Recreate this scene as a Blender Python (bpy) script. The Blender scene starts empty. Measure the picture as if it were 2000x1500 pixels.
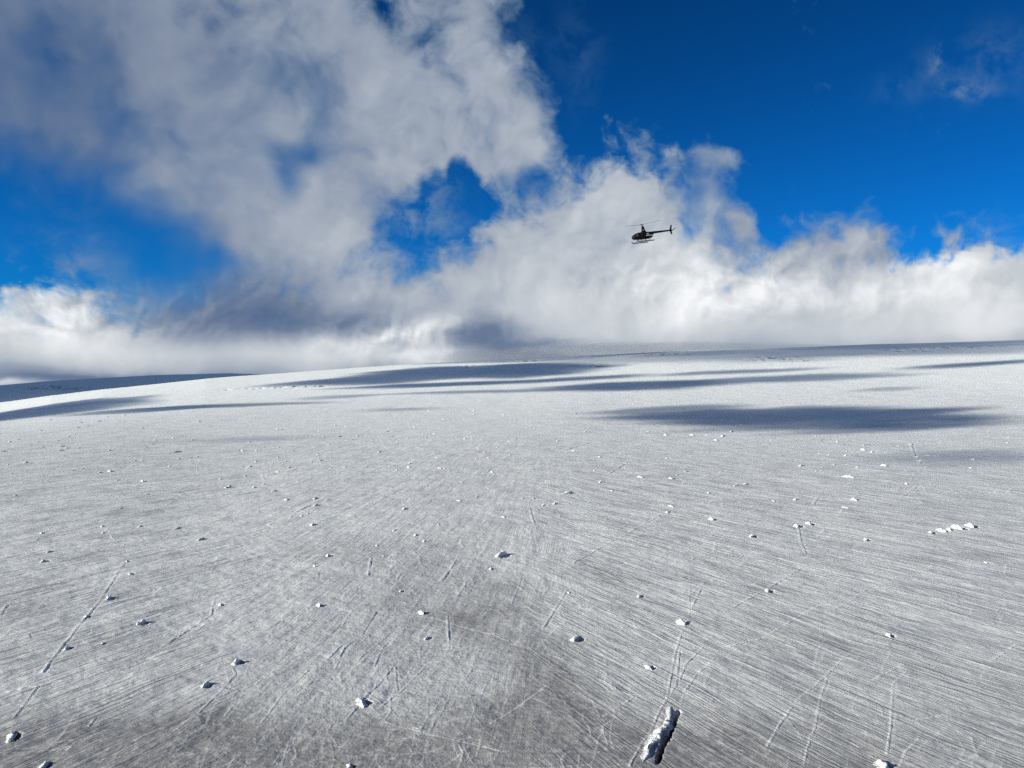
import bpy, bmesh, math, random
import numpy as np
from mathutils import Vector, Matrix, Euler

R = math.radians
sc = bpy.context.scene
col = sc.collection
F, CX, CY, HC = 1511.0, 1000.0, 750.0, 80.0      # focal length and centre in photo pixels, eye height over the ice (m)
SUN_EL, SUN_AZ = 19.0, -113.0                      # degrees; azimuth from +Y (ahead), negative = left
rng = np.random.default_rng(7)
random.seed(7)

# ------------------------------------------------------------------ helpers
def tag(o, label=None, cat=None, group=None, kind=None):
    if label: o['label'] = label
    if cat: o['category'] = cat
    if group: o['group'] = group
    if kind: o['kind'] = kind
    return o

def link(name, me, m=None, parent=None):
    o = bpy.data.objects.new(name, me)
    col.objects.link(o)
    if m is not None: me.materials.append(m)
    if parent is not None: o.parent = parent
    return o

def hash2(ix, iy, seed):
    h = (ix.astype(np.int64) * 374761393 + iy.astype(np.int64) * 668265263 + seed * 974634777) & 0xffffffff
    h = ((h ^ (h >> 13)) * 1274126177) & 0xffffffff
    h = h ^ (h >> 16)
    return (h & 0xffff) / 65535.0

def vnoise(x, y, seed=0):
    ix, iy = np.floor(x), np.floor(y)
    fx, fy = x - ix, y - iy
    ux = fx * fx * fx * (fx * (fx * 6 - 15) + 10)
    uy = fy * fy * fy * (fy * (fy * 6 - 15) + 10)
    a, b = hash2(ix, iy, seed), hash2(ix + 1, iy, seed)
    c, d = hash2(ix, iy + 1, seed), hash2(ix + 1, iy + 1, seed)
    return (a + (b - a) * ux) * (1 - uy) + (c + (d - c) * ux) * uy

def fbm(x, y, seed=0, octs=4, gain=0.5):
    s, a, n = 0.0, 1.0, 0.0
    for k in range(octs):
        s = s + a * vnoise(x * 2 ** k + 17.3 * k, y * 2 ** k - 9.1 * k, seed + k)
        n += a; a *= gain
    return s / n * 2 - 1

def sstep(a, b, x):
    t = np.clip((x - a) / (b - a), 0, 1)
    return t * t * (3 - 2 * t)

# ------------------------------------------------------------------ terrain shape
def pix_az(px): return np.arctan((np.asarray(px, float) - CX) / F)
def pix_el(px, py): return (CY - np.asarray(py, float)) / np.hypot(F, np.asarray(px, float) - CX)

R0, RC = 900.0, 6000.0
def prof(r):
    q = np.clip((r - R0) / (RC - R0), 0, None)
    s = np.where(q < 1, q * q * (3 - 2 * q), 1.0)
    fall = np.where(r > RC, 1.1e-5 * np.minimum(r - RC, 7000) ** 2, 0)
    return s, fall

crest = [(-500, 830), (-200, 806), (0, 786), (100, 772), (200, 760), (400, 740), (600, 725), (800, 711), (1000, 701),
         (1150, 693), (1300, 686), (1450, 681), (1700, 673), (2000, 664), (2300, 658), (2700, 650)]
rr = np.linspace(1000, 9000, 500)
ss, ff = prof(rr)
t_az, t_h = [], []
for x, y in crest:
    E = float(pix_el(x, y)); lo, hi = -900.0, 1500.0
    for _ in range(50):
        m = (lo + hi) / 2
        if np.max((m * ss - ff - HC) / rr) < E: lo = m
        else: hi = m
    t_az.append(float(pix_az(x))); t_h.append(lo)
t_az = [-math.pi, -1.3] + t_az + [1.3, math.pi]
t_h = [0, -60] + t_h + [150, 0]
crest2 = [(-600, 776), (-200, 762), (0, 753), (110, 743), (300, 733), (450, 729), (700, 735), (900, 760)]
t2_az = [-math.pi, -1.2] + [float(pix_az(x)) for x, y in crest2] + [math.pi]
t2_h = [-300, -60] + [HC + 9500 * float(pix_el(x, y)) for x, y in crest2] + [-300]

def base_h(az, r):
    s, fall = prof(r)
    hc = np.interp(az, t_az, t_h)
    h = hc * s - fall
    far = np.abs(az) > 1.3
    b = np.exp(-((r - 9500) / 1800.0) ** 2)
    h2 = np.interp(az, t2_az, t2_h) * b - 300 * (1 - b)
    h = np.where(r > 6300, np.maximum(h, h2), h)
    x, y = r * np.sin(az), r * np.cos(az)
    h = h + 5.0 * sstep(900, 3000, r) * fbm(x / 900, y / 1500, 41, 3)
    h = h + 0.9 * sstep(60, 400, r) * fbm(x / 90, y / 160, 51, 3)
    return h

def ground_at(px, py):
    """world point of the ice seen in the photo at this pixel"""
    az, e = float(pix_az(px)), float(pix_el(px, py))
    r = np.exp(np.linspace(math.log(60), math.log(14000), 6000))
    g = base_h(np.full_like(r, az), r) - (HC + r * e)
    k = int(np.argmax(g > 0)) if np.any(g > 0) else int(np.argmax((base_h(np.full_like(r, az), r) - HC) / r))
    return r[k] * math.sin(az), r[k] * math.cos(az), float(base_h(np.array([az]), np.array([r[k]]))[0])

# polar sheet, finest where the camera stands over it
azs = np.concatenate([np.linspace(-180, -44, 60)[:-1], np.linspace(-44, 44, 1130), np.linspace(44, 180, 60)[1:-1]]) * math.pi / 180
rs = list(np.linspace(2, 108, 22))
r = 110.0
while r < 9500:
    rs.append(r); r *= 1.0020 + 0.0022 * min(1, (r - 110) / 1500)
rs += list(np.geomspace(9700, 60000, 25))
rs = np.array(rs)
NA, NR = len(azs), len(rs)
AZ, RR = np.meshgrid(azs, rs)                 # rows: r, cols: az
GX, GY = RR * np.sin(AZ), RR * np.cos(AZ)
GZ = base_h(AZ, RR)
DIRT = np.zeros_like(GZ); HOLE = np.zeros_like(GZ); SNOW = np.zeros_like(GZ)

def window(x, y, rad):
    r0 = math.hypot(x, y); a0 = math.atan2(x, y)
    i0, i1 = np.searchsorted(rs, [r0 - rad, r0 + rad])
    da = rad / max(r0 - rad, 5)
    j0, j1 = np.searchsorted(azs, [a0 - da, a0 + da])
    return slice(max(i0 - 1, 0), i1 + 2), slice(max(j0 - 1, 0), j1 + 2)

# foliation: three straight families of streaks, each with its own part of the glacier
def family(x, y, t):
    n = math.hypot(1, t)
    return (x - t * y) / n, (t * x + y) / n            # across, along (the lines run dX = t dY)
FAM = (.50, .10, -.52)
SA = GX / np.maximum(GY, 30) + .10 * fbm(GX / 70, GY / 70, 3, 3)
WL = 1 - sstep(-.44, -.24, SA); WR = sstep(-.02, .10, SA); WC = np.clip(1 - WL - WR, 0, 1)
near = 1 - sstep(700, 1800, RR)
wob2 = 0
for t, wt, sd_ in zip(FAM, (WL, WC, WR), (61, 65, 69)):
    U, V = family(GX, GY, t)
    GZ += near * wt * 0.17 * fbm(U / 5.0, V / 70.0, sd_, 3)
    wob2 = wob2 + wt * fbm(U / 9, V / 60, sd_ + 30, 4)
GZ += near * 0.22 * fbm(GX / 11.0, GY / 11.0, 71, 3)
GZ += (1 - sstep(350, 700, RR)) * 0.10 * fbm(GX / 2.6, GY / 2.6, 81, 2)

# dirt: darker, debris laden ice in patches of their own shape
def patch(px, py, wx, wy, amt, ang=0.0):
    x, y, _ = ground_at(px, py)
    dx, dy = GX - x, GY - y
    c, s = math.cos(ang), math.sin(ang)
    a, b = (dx * c + dy * s) / wx, (-dx * s + dy * c) / wy
    d = np.exp(-(a * a + b * b))
    return amt * d
wob = fbm(GX / 24, GY / 24, 91, 4)
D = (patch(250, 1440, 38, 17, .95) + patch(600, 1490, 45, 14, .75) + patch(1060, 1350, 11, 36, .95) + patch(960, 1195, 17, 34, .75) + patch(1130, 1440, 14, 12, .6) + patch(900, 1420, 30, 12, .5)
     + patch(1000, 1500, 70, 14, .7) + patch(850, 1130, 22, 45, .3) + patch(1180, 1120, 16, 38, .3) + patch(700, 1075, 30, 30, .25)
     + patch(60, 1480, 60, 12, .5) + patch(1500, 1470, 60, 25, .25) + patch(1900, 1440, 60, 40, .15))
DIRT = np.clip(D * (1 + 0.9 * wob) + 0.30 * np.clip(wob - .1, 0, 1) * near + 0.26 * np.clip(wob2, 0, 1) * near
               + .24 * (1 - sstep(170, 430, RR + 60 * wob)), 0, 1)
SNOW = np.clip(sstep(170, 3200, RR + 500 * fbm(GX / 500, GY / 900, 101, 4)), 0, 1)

# cracks: a thin lip with a groove beside it
CR = [
 [(1349,1137),(1346,1218),(1333,1236),(1321,1272),(1312,1320),(1303,1365),(1291,1386),(1273,1428),(1255,1452),(1231,1497)],
 [(1328,1269),(1322,1338),(1300,1374)], [(1369,1152),(1351,1191)], [(1375,1264),(1345,1293),(1327,1326)],
 [(1397,1287),(1363,1317),(1339,1350),(1330,1380)], [(1420,1264),(1500,1243),(1560,1206),(1629,1168)],
 [(1120,1100),(1160,1078),(1230,1040),(1290,1006),(1322,992)], [(1435,1185),(1486,1158)],
 [(1500,1149),(1572,1107),(1635,1092),(1686,1081)], [(1000,1257),(1102,1287),(1168,1323),(1210,1347),(1270,1374)],
 [(692,1188),(740,1197),(854,1206),(905,1224),(965,1239),(998,1254)], [(512,1167),(560,1173),(602,1179),(650,1185)],
 [(1500,1458),(1527,1410),(1548,1380),(1581,1350),(1614,1320),(1647,1287),(1686,1257),(1722,1239)],
 [(1617,1323),(1602,1368),(1593,1422),(1578,1461),(1572,1497)], [(1773,1311),(1746,1335),(1743,1380),(1740,1431),(1734,1473)],
 [(1845,1396),(1791,1408)], [(1797,1443),(1770,1470),(1758,1497)],
 [(1629,1191),(1662,1176),(1692,1152),(1737,1131),(1803,1122)], [(1707,1329),(1767,1297)], [(1590,1410),(1650,1440),(1707,1476)],
 [(1944,1287),(1989,1257)], [(656,1305),(674,1266),(707,1242),(737,1194)], [(731,1302),(749,1266),(779,1230)],
 [(677,1407),(716,1362),(755,1320),(770,1300)], [(500,1338),(530,1314),(584,1281),(629,1257),(668,1218)],
 [(746,1380),(788,1347),(828,1305)], [(863,1137),(896,1086)], [(720,1125),(726,1089)], [(773,1302),(777,1347)],
 [(875,1203),(878,1266)], [(755,1410),(842,1434),(992,1470)], [(512,1413),(554,1356),(605,1308)], [(938,1368),(950,1338)],
 [(84,1314),(120,1266),(144,1236),(165,1209),(195,1176),(225,1128),(246,1098)], [(21,1227),(57,1239),(60,1246)], [(0,1203),(15,1182)],
 [(270,1290),(330,1257),(414,1200),(420,1170)], [(456,1305),(462,1317),(444,1338),(390,1392),(330,1437)], [(441,1398),(465,1368)],
 [(0,1356),(90,1335),(210,1312),(285,1315)], [(175,1420),(188,1400)], [(1035,990),(1045,1025)], [(1780,866),(1788,890),(1800,905)],
 [(1560,1030),(1566,1060),(1575,1080)], [(1590,985),(1600,970)], [(1760,972),(1795,948)], [(1190,925),(1230,900)],
 [(700,1290),(760,1240)], [(1000,1180),(1020,1130)], [(1100,880),(1160,862)], [(580,1000),(610,985)], [(1060,1230),(1110,1150)],
 [(640,1290),(668,1262)], [(950,1420),(1000,1390),(1070,1340)], [(1180,1400),(1240,1362)], [(30,1400),(75,1340)]]

VEIN = np.zeros_like(GZ)                      # clean refrozen ice along the cracks
def carve(pts, wid, lip, deep, vein=.9):
    for (x0, y0), (x1, y1) in zip(pts[:-1], pts[1:]):
        L = math.hypot(x1 - x0, y1 - y0)
        n = max(1, int(L / 30))
        for k in range(n):
            ax, ay = x0 + (x1 - x0) * k / n, y0 + (y1 - y0) * k / n
            bx, by = x0 + (x1 - x0) * (k + 1) / n, y0 + (y1 - y0) * (k + 1) / n
            si, sj = window((ax + bx) / 2, (ay + by) / 2, L / n / 2 + 4 * wid)
            X, Y = GX[si, sj], GY[si, sj]
            if X.size == 0: continue
            l = max(math.hypot(bx - ax, by - ay), 1e-6)
            tx, ty = (bx - ax) / l, (by - ay) / l
            if ty < 0: tx, ty = -tx, -ty
            X2, Y2 = X - ax, Y - ay
            if (bx - ax) * tx + (by - ay) * ty < 0: X2, Y2 = X - bx, Y - by
            s = X2 * tx + Y2 * ty
            d = X2 * ty - Y2 * tx + 0.5 * wid * fbm(s / 4 + ax, s / 4 + ay, 5, 2)
            # each piece owns [0, l) along itself
            end = ((s >= 0) & (s < l + .05))
            var = 0.65 + 0.5 * fbm((ax + tx * s) / 7, (ay + ty * s) / 7, 6, 2)
            g = (lip * np.exp(-((d + wid * .7) / wid) ** 2) - deep * np.exp(-((d - wid * .7) / (wid * .8)) ** 2)) * var
            GZ[si, sj] += np.where(end, g, 0)
            VEIN[si, sj] = np.maximum(VEIN[si, sj], np.where(end, vein * np.exp(-((d + wid * .8) / (wid * .8)) ** 2) * var, 0))

for c in CR:
    pts = [ground_at(*p)[:2] for p in c]
    r0 = np.mean([math.hypot(*p) for p in pts])
    w = max(.22, .0012 * r0)
    carve(pts, w, .58 * w, .68 * w)
# the many short healed cracks between them
for k in range(2400):
    a = rng.uniform(-.68, .68); r0 = 150 * math.exp(rng.uniform(0, 2.05))
    x, y = r0 * math.sin(a), r0 * math.cos(a)
    cen = math.exp(-((x + 30) / (60 + .12 * y)) ** 2)
    if rng.uniform() > .3 + .7 * cen: continue
    if x > 40: d = rng.normal(.62, .16)
    else: d = rng.normal(.05, .3) if rng.uniform() < .75 else rng.normal(1.2, .2)
    L = rng.uniform(5, 24) * (1 + r0 / 500)
    pts = [(x, y)]
    for q in range(4):
        d2 = d + rng.normal(0, .22)
        pts.append((pts[-1][0] + math.sin(d2) * L / 4, pts[-1][1] + math.cos(d2) * L / 4))
    w = max(.20, .0011 * r0) * rng.uniform(.7, 1.1)
    carve(pts, w, w * rng.uniform(.15, .5), w * rng.uniform(0, .3), rng.uniform(0, .55) if r0 < 350 else rng.uniform(.5, 1))

# hollows beside the ice lumps (melt holes and short open crevasses)
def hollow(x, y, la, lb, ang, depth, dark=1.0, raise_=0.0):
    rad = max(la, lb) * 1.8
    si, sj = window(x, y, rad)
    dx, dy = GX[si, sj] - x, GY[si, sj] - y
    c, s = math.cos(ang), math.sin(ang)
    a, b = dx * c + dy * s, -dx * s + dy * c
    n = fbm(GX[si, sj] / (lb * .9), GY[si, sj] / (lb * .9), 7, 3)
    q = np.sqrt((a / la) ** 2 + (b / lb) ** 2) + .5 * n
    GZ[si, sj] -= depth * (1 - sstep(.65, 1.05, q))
    HOLE[si, sj] = np.maximum(HOLE[si, sj], dark * (1 - sstep(.6, 1.0, q)))  # mask for shade painted onto the hollow floor

# far crevasse fields, broken up blocks of ice on the upper slopes
def crevasse_field(px, py, hx, hyt, hyb, amp):
    xc, yc, _ = ground_at(px, py)
    _, yt, _ = ground_at(px, py - hyt); _, yb, _ = ground_at(px, py + hyb)
    wx = hx * yc / F
    a = (GX - xc) / wx
    b = np.where(GY > yc, (GY - yc) / max(yt - yc, 40), (GY - yc) / max(yc - yb, 40))
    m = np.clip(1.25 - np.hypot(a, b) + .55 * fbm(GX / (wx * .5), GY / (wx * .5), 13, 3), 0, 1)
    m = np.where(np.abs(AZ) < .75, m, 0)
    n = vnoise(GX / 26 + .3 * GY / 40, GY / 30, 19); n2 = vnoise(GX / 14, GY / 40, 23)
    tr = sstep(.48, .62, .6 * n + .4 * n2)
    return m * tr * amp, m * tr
CF = np.zeros_like(GZ)
for a in [(1840, 680, 95, 5, 5, 9), (1500, 700, 60, 4, 4, 8), (1300, 691, 60, 3, 4, 7), (1165, 713, 45, 3, 3, 6), (1010, 705, 60, 3, 3, 6),
          (560, 756, 170, 2, 2, 7), (110, 757, 60, 4, 4, 8), (1580, 704, 40, 3, 3, 6), (905, 716, 30, 3, 3, 6)]:
    dz, mk = crevasse_field(*a)
    GZ -= dz
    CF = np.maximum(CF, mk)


# ------------------------------------------------------------------ ice lumps: (photo x, y, width in photo px, label)
LUMPS = [
 (703, 1375, 34, 'rugged white ice lump with a black hollow, on dark ice left of the bottom centre'),
 (1265, 1305, 22, 'steep white ice lump with a black side, just above the long ice ridge'),
 (1330, 1218, 25, 'low crescent of white ice with a dark pit, beside the longest crack'),
 (1122, 1248, 27, 'winged white ice lump with a dark pit, left of the longest crack'),
 (1248, 1165, 14, 'small upright white ice lump, above the winged lump and left of the longest crack'),
 (1498, 1155, 18, 'white ice lump at the lower end of a bright diagonal crack on the right'),
 (1735, 1243, 19, 'white ice lump with a black hollow, topping the long curved crack at right'),
 (1722, 1495, 30, 'white ice lump cut by the bottom edge, near the right corner'),
 (680, 1499, 24, 'white ice lump cut by the bottom edge, left of the centre'),
 (18, 1442, 46, 'long dark sided ice lump at the left edge, on the dirty brown ice'),
 (85, 1494, 22, 'dark ice lump at the bottom left corner'),
 (400, 1340, 22, 'slanted white ice lump just above the dirty brown ice at the lower left'),
 (460, 1295, 26, 'slender white ice lump with a curved crack trailing below it'),
 (833, 1247, 15, 'bright drop shaped ice lump below the long dark crack in the centre'),
 (822, 1198, 20, 'white ice lump sitting on the long dark crack left of the centre'),
 (622, 1183, 17, 'white ice lump at the left end of the long dark crack'),
 (782, 1155, 10, 'small pointed ice lump above the long dark crack'),
 (210, 1170, 22, 'blocky dark topped ice lump, the largest on the straight crack at the left'),
 (168, 1205, 14, 'small white ice lump halfway down the straight crack at the left'),
 (130, 1267, 17, 'ice lump near the lower end of the straight crack at the left'),
 (247, 1097, 11, 'small ice lump at the upper end of the straight crack at the left'),
 (253, 1122, 14, 'low dark ice lump just right of the straight crack at the left'),
 (275, 1217, 21, 'flat white ice lump between the straight crack and a fine crack farther right'),
 (200, 1257, 9, 'tiny dark ice lump alone right of the lower end of the straight crack'),
 (430, 1182, 13, 'narrow ice lump at the top of the forked fine crack on the left'),
 (95, 1078, 11, 'small dark ice lump with a long shadow streak, near the left edge'),
 (82, 1097, 18, 'bright low ice lump just below the small dark one near the left edge'),
 (978, 1085, 28, 'long bright ice lump in the very centre of the glacier'),
 (958, 1111, 10, 'small dark ice lump just below the long central one'),
 (640, 1086, 14, 'flat white ice lump left of the centre, the right one of a pair'),
 (613, 1106, 10, 'small white ice lump left of the centre, the left one of a pair'),
 (1893, 1028, 24, 'bright ice lump at the upper right end of the broken ridge near the right edge'),
 (1868, 1032, 28, 'bright ice lump in the middle of the broken ridge near the right edge'),
 (1852, 1035, 15, 'small ice lump just left of the middle of the broken ridge near the right edge'),
 (1818, 1041, 14, 'small ice lump ending the broken ridge near the right edge on its left'),
 (1838, 1037, 26, 'low ice lump at the lower left end of the broken ridge near the right edge'),
 (1578, 1023, 18, 'white ice lump above a thin crack at the right, upper one of two touching'),
 (1555, 1028, 20, 'low white ice lump above a thin crack at the right, lower one of two touching'),
 (1467, 1048, 17, 'white ice lump alone on the streaked ice right of the centre'),
 (1690, 1055, 14, 'faint white ice lump on the streaked ice at the right'),
 (1925, 1100, 10, 'tiny white ice lump close to the right edge'),
 (1388, 1015, 15, 'slanted white ice lump left of the two touching lumps'),
]
MID = [(1650, 992, 14), (1668, 977, 17), (1552, 976, 14), (1310, 989, 14), (1302, 1001, 14), (1383, 963, 12), (1436, 949, 12), (1455, 946, 14), (1310, 935, 14),
 (1322, 928, 10), (1340, 921, 11), (1250, 932, 14), (1172, 942, 13), (1108, 963, 20), (1195, 959, 9), (1060, 987, 11), (1082, 984, 15), (1042, 974, 7), (1020, 974, 7),
 (1565, 910, 16), (1605, 914, 9), (1655, 932, 18), (1685, 879, 14), (1650, 890, 11), (1635, 863, 8), (1780, 868, 11), (1789, 893, 10), (1796, 900, 8), (1900, 898, 10), (1895, 914, 10),
 (1770, 945, 10), (1725, 910, 15), (1510, 979, 9), (1300, 850, 14), (1397, 860, 16), (1412, 852, 14), (1428, 843, 12), (1350, 850, 12), (1110, 1158, 8),
 (498, 902, 10), (488, 912, 11), (478, 930, 9), (541, 922, 11), (430, 936, 9), (445, 952, 17), (495, 952, 11), (515, 946, 10), (534, 959, 12), (558, 976, 15), (615, 974, 13), (618, 987, 12),
 (610, 1025, 16), (600, 1003, 8), (788, 994, 15), (770, 1036, 12), (810, 1046, 14), (828, 1058, 11), (855, 1025, 12), (895, 978, 10), (983, 1010, 14), (735, 1066, 8), (748, 1087, 9),
 (278, 940, 12), (286, 965, 9), (345, 1033, 17), (392, 1054, 14), (273, 1028, 11), (200, 1028, 11), (200, 1041, 9), (80, 1042, 14), (72, 1054, 9), (213, 921, 14), (195, 923, 10),
 (30, 968, 12), (230, 938, 12), (235, 993, 8), (588, 1008, 8), (900, 942, 9), (800, 905, 10), (797, 913, 9), (858, 915, 9), (740, 883, 10), (698, 852, 10), (663, 853, 10), (345, 883, 13), (500, 880, 9), (118, 880, 12), (120, 872, 12), (50, 904, 12)]
SIDE = []
for q in MID:
    g = 'left' if q[0] < 700 else ('middle' if q[0] < 1130 else 'right')
    SIDE.append((*q, 'white ice lump among those strewn over the %s part of the mid distance ice' % g, 'ice lumps strewn over the %s mid distance' % g))
for k in range(160):
    y = 800 + 125 * rng.uniform() ** .7
    x = rng.uniform(-10, 1000) if rng.uniform() < .72 else rng.uniform(1000, 2000)
    SIDE.append((x, y, rng.uniform(4, 9), 'tiny bright ice lump, one of many specks on the far ice', 'specks of ice on the far ice'))
PLACED = []
for q in LUMPS + SIDE:
    px, py, wpx, lab = q[:4]; grp = q[4] if len(q) > 4 else None
    x, y, z = ground_at(px, py)
    wm = max(1.2, wpx * y / F)
    if y > 320: wm = min(wm, 6.0 + .004 * y)
    if grp and 'specks' in grp: wm = min(wm, 9)
    ang = R(98 if x < 40 else 76) + rng.normal(0, .28)
    la, lb = (.66 if not grp else .85) * wm, (.38 if not grp else .44) * wm
    hh = min((.24 if grp else .34) * wm, 2.3) * rng.uniform(.8, 1.2)
    if wpx >= 40: hh *= .5; lb *= .6
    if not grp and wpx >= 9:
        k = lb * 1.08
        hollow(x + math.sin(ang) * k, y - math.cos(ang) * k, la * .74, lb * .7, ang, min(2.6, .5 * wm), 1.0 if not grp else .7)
    PLACED.append((x, y, z, la, lb, hh, ang, lab, grp))
# the long ridge at the lower right of the middle, a line of toppled ice with an open crevasse along it
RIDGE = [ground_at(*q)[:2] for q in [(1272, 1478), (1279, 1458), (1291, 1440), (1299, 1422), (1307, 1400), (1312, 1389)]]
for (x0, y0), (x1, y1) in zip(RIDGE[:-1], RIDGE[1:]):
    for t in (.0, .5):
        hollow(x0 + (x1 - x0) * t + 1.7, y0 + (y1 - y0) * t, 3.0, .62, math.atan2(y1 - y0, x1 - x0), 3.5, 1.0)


# ------------------------------------------------------------------ materials
def new_mat(name):
    m = bpy.data.materials.new(name); m.use_nodes = True
    nt = m.node_tree
    return m, nt, nt.nodes, nt.links, nt.nodes['Principled BSDF']

class NB:
    """small node builder"""
    def __init__(s, nt): s.nt, s.n, s.l = nt, nt.nodes, nt.links
    def put(s, sock, v):
        if v is None: return
        if hasattr(v, 'is_output') or isinstance(v, bpy.types.NodeSocket): s.l.new(v, sock)
        else: sock.default_value = v
    def m(s, op, a, b=None, c=None, clamp=False):
        n = s.n.new('ShaderNodeMath'); n.operation = op; n.use_clamp = clamp
        for i, v in enumerate((a, b, c)): s.put(n.inputs[i], v)
        return n.outputs[0]
    def vm(s, op, a, b=None):
        n = s.n.new('ShaderNodeVectorMath'); n.operation = op
        s.put(n.inputs[0], a)
        if op == 'SCALE': s.put(n.inputs[3], b)
        else: s.put(n.inputs[1], b)
        return n
    def xyz(s, x, y, z=0.0):
        n = s.n.new('ShaderNodeCombineXYZ')
        for i, v in enumerate((x, y, z)): s.put(n.inputs[i], v)
        return n.outputs[0]
    def noise(s, vec, scale, detail=4, rough=.5, dist=0.0, dims='3D', typ='FBM', lac=2.0):
        n = s.n.new('ShaderNodeTexNoise'); n.noise_dimensions = dims; n.noise_type = typ
        s.put(n.inputs['Vector'], vec)
        n.inputs['Scale'].default_value = scale; n.inputs['Detail'].default_value = detail
        n.inputs['Roughness'].default_value = rough; n.inputs['Distortion'].default_value = dist
        n.inputs['Lacunarity'].default_value = lac
        return n
    def sm(s, x, a, b, lo=0.0, hi=1.0):
        n = s.n.new('ShaderNodeMapRange'); n.interpolation_type = 'SMOOTHSTEP'
        s.put(n.inputs[0], x)
        for i, v in enumerate((a, b, lo, hi)): s.put(n.inputs[i + 1], v)
        return n.outputs[0]
    def mix(s, f, a, b, blend='MIX'):
        n = s.n.new('ShaderNodeMix'); n.data_type = 'RGBA'; n.blend_type = blend
        s.put(n.inputs[0], f); s.put(n.inputs[6], a); s.put(n.inputs[7], b)
        return n.outputs[2]
    def ramp(s, x, stops, interp='LINEAR'):
        n = s.n.new('ShaderNodeValToRGB'); n.color_ramp.interpolation = interp
        s.put(n.inputs[0], x)
        els = n.color_ramp.elements
        while len(els) < len(stops): els.new(.5)
        for e, (p, c) in zip(els, stops): e.position = p; e.color = (*c, 1)
        return n.outputs[0]
    def attr(s, name):
        n = s.n.new('ShaderNodeAttribute'); n.attribute_name = name
        return n.outputs['Fac']

def lin(*c): return tuple(((v / 255 + .055) / 1.055) ** 2.4 if v > 10 else v / 255 / 12.92 for v in c)
def C4(*c): return (*c, 1.0)

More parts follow.
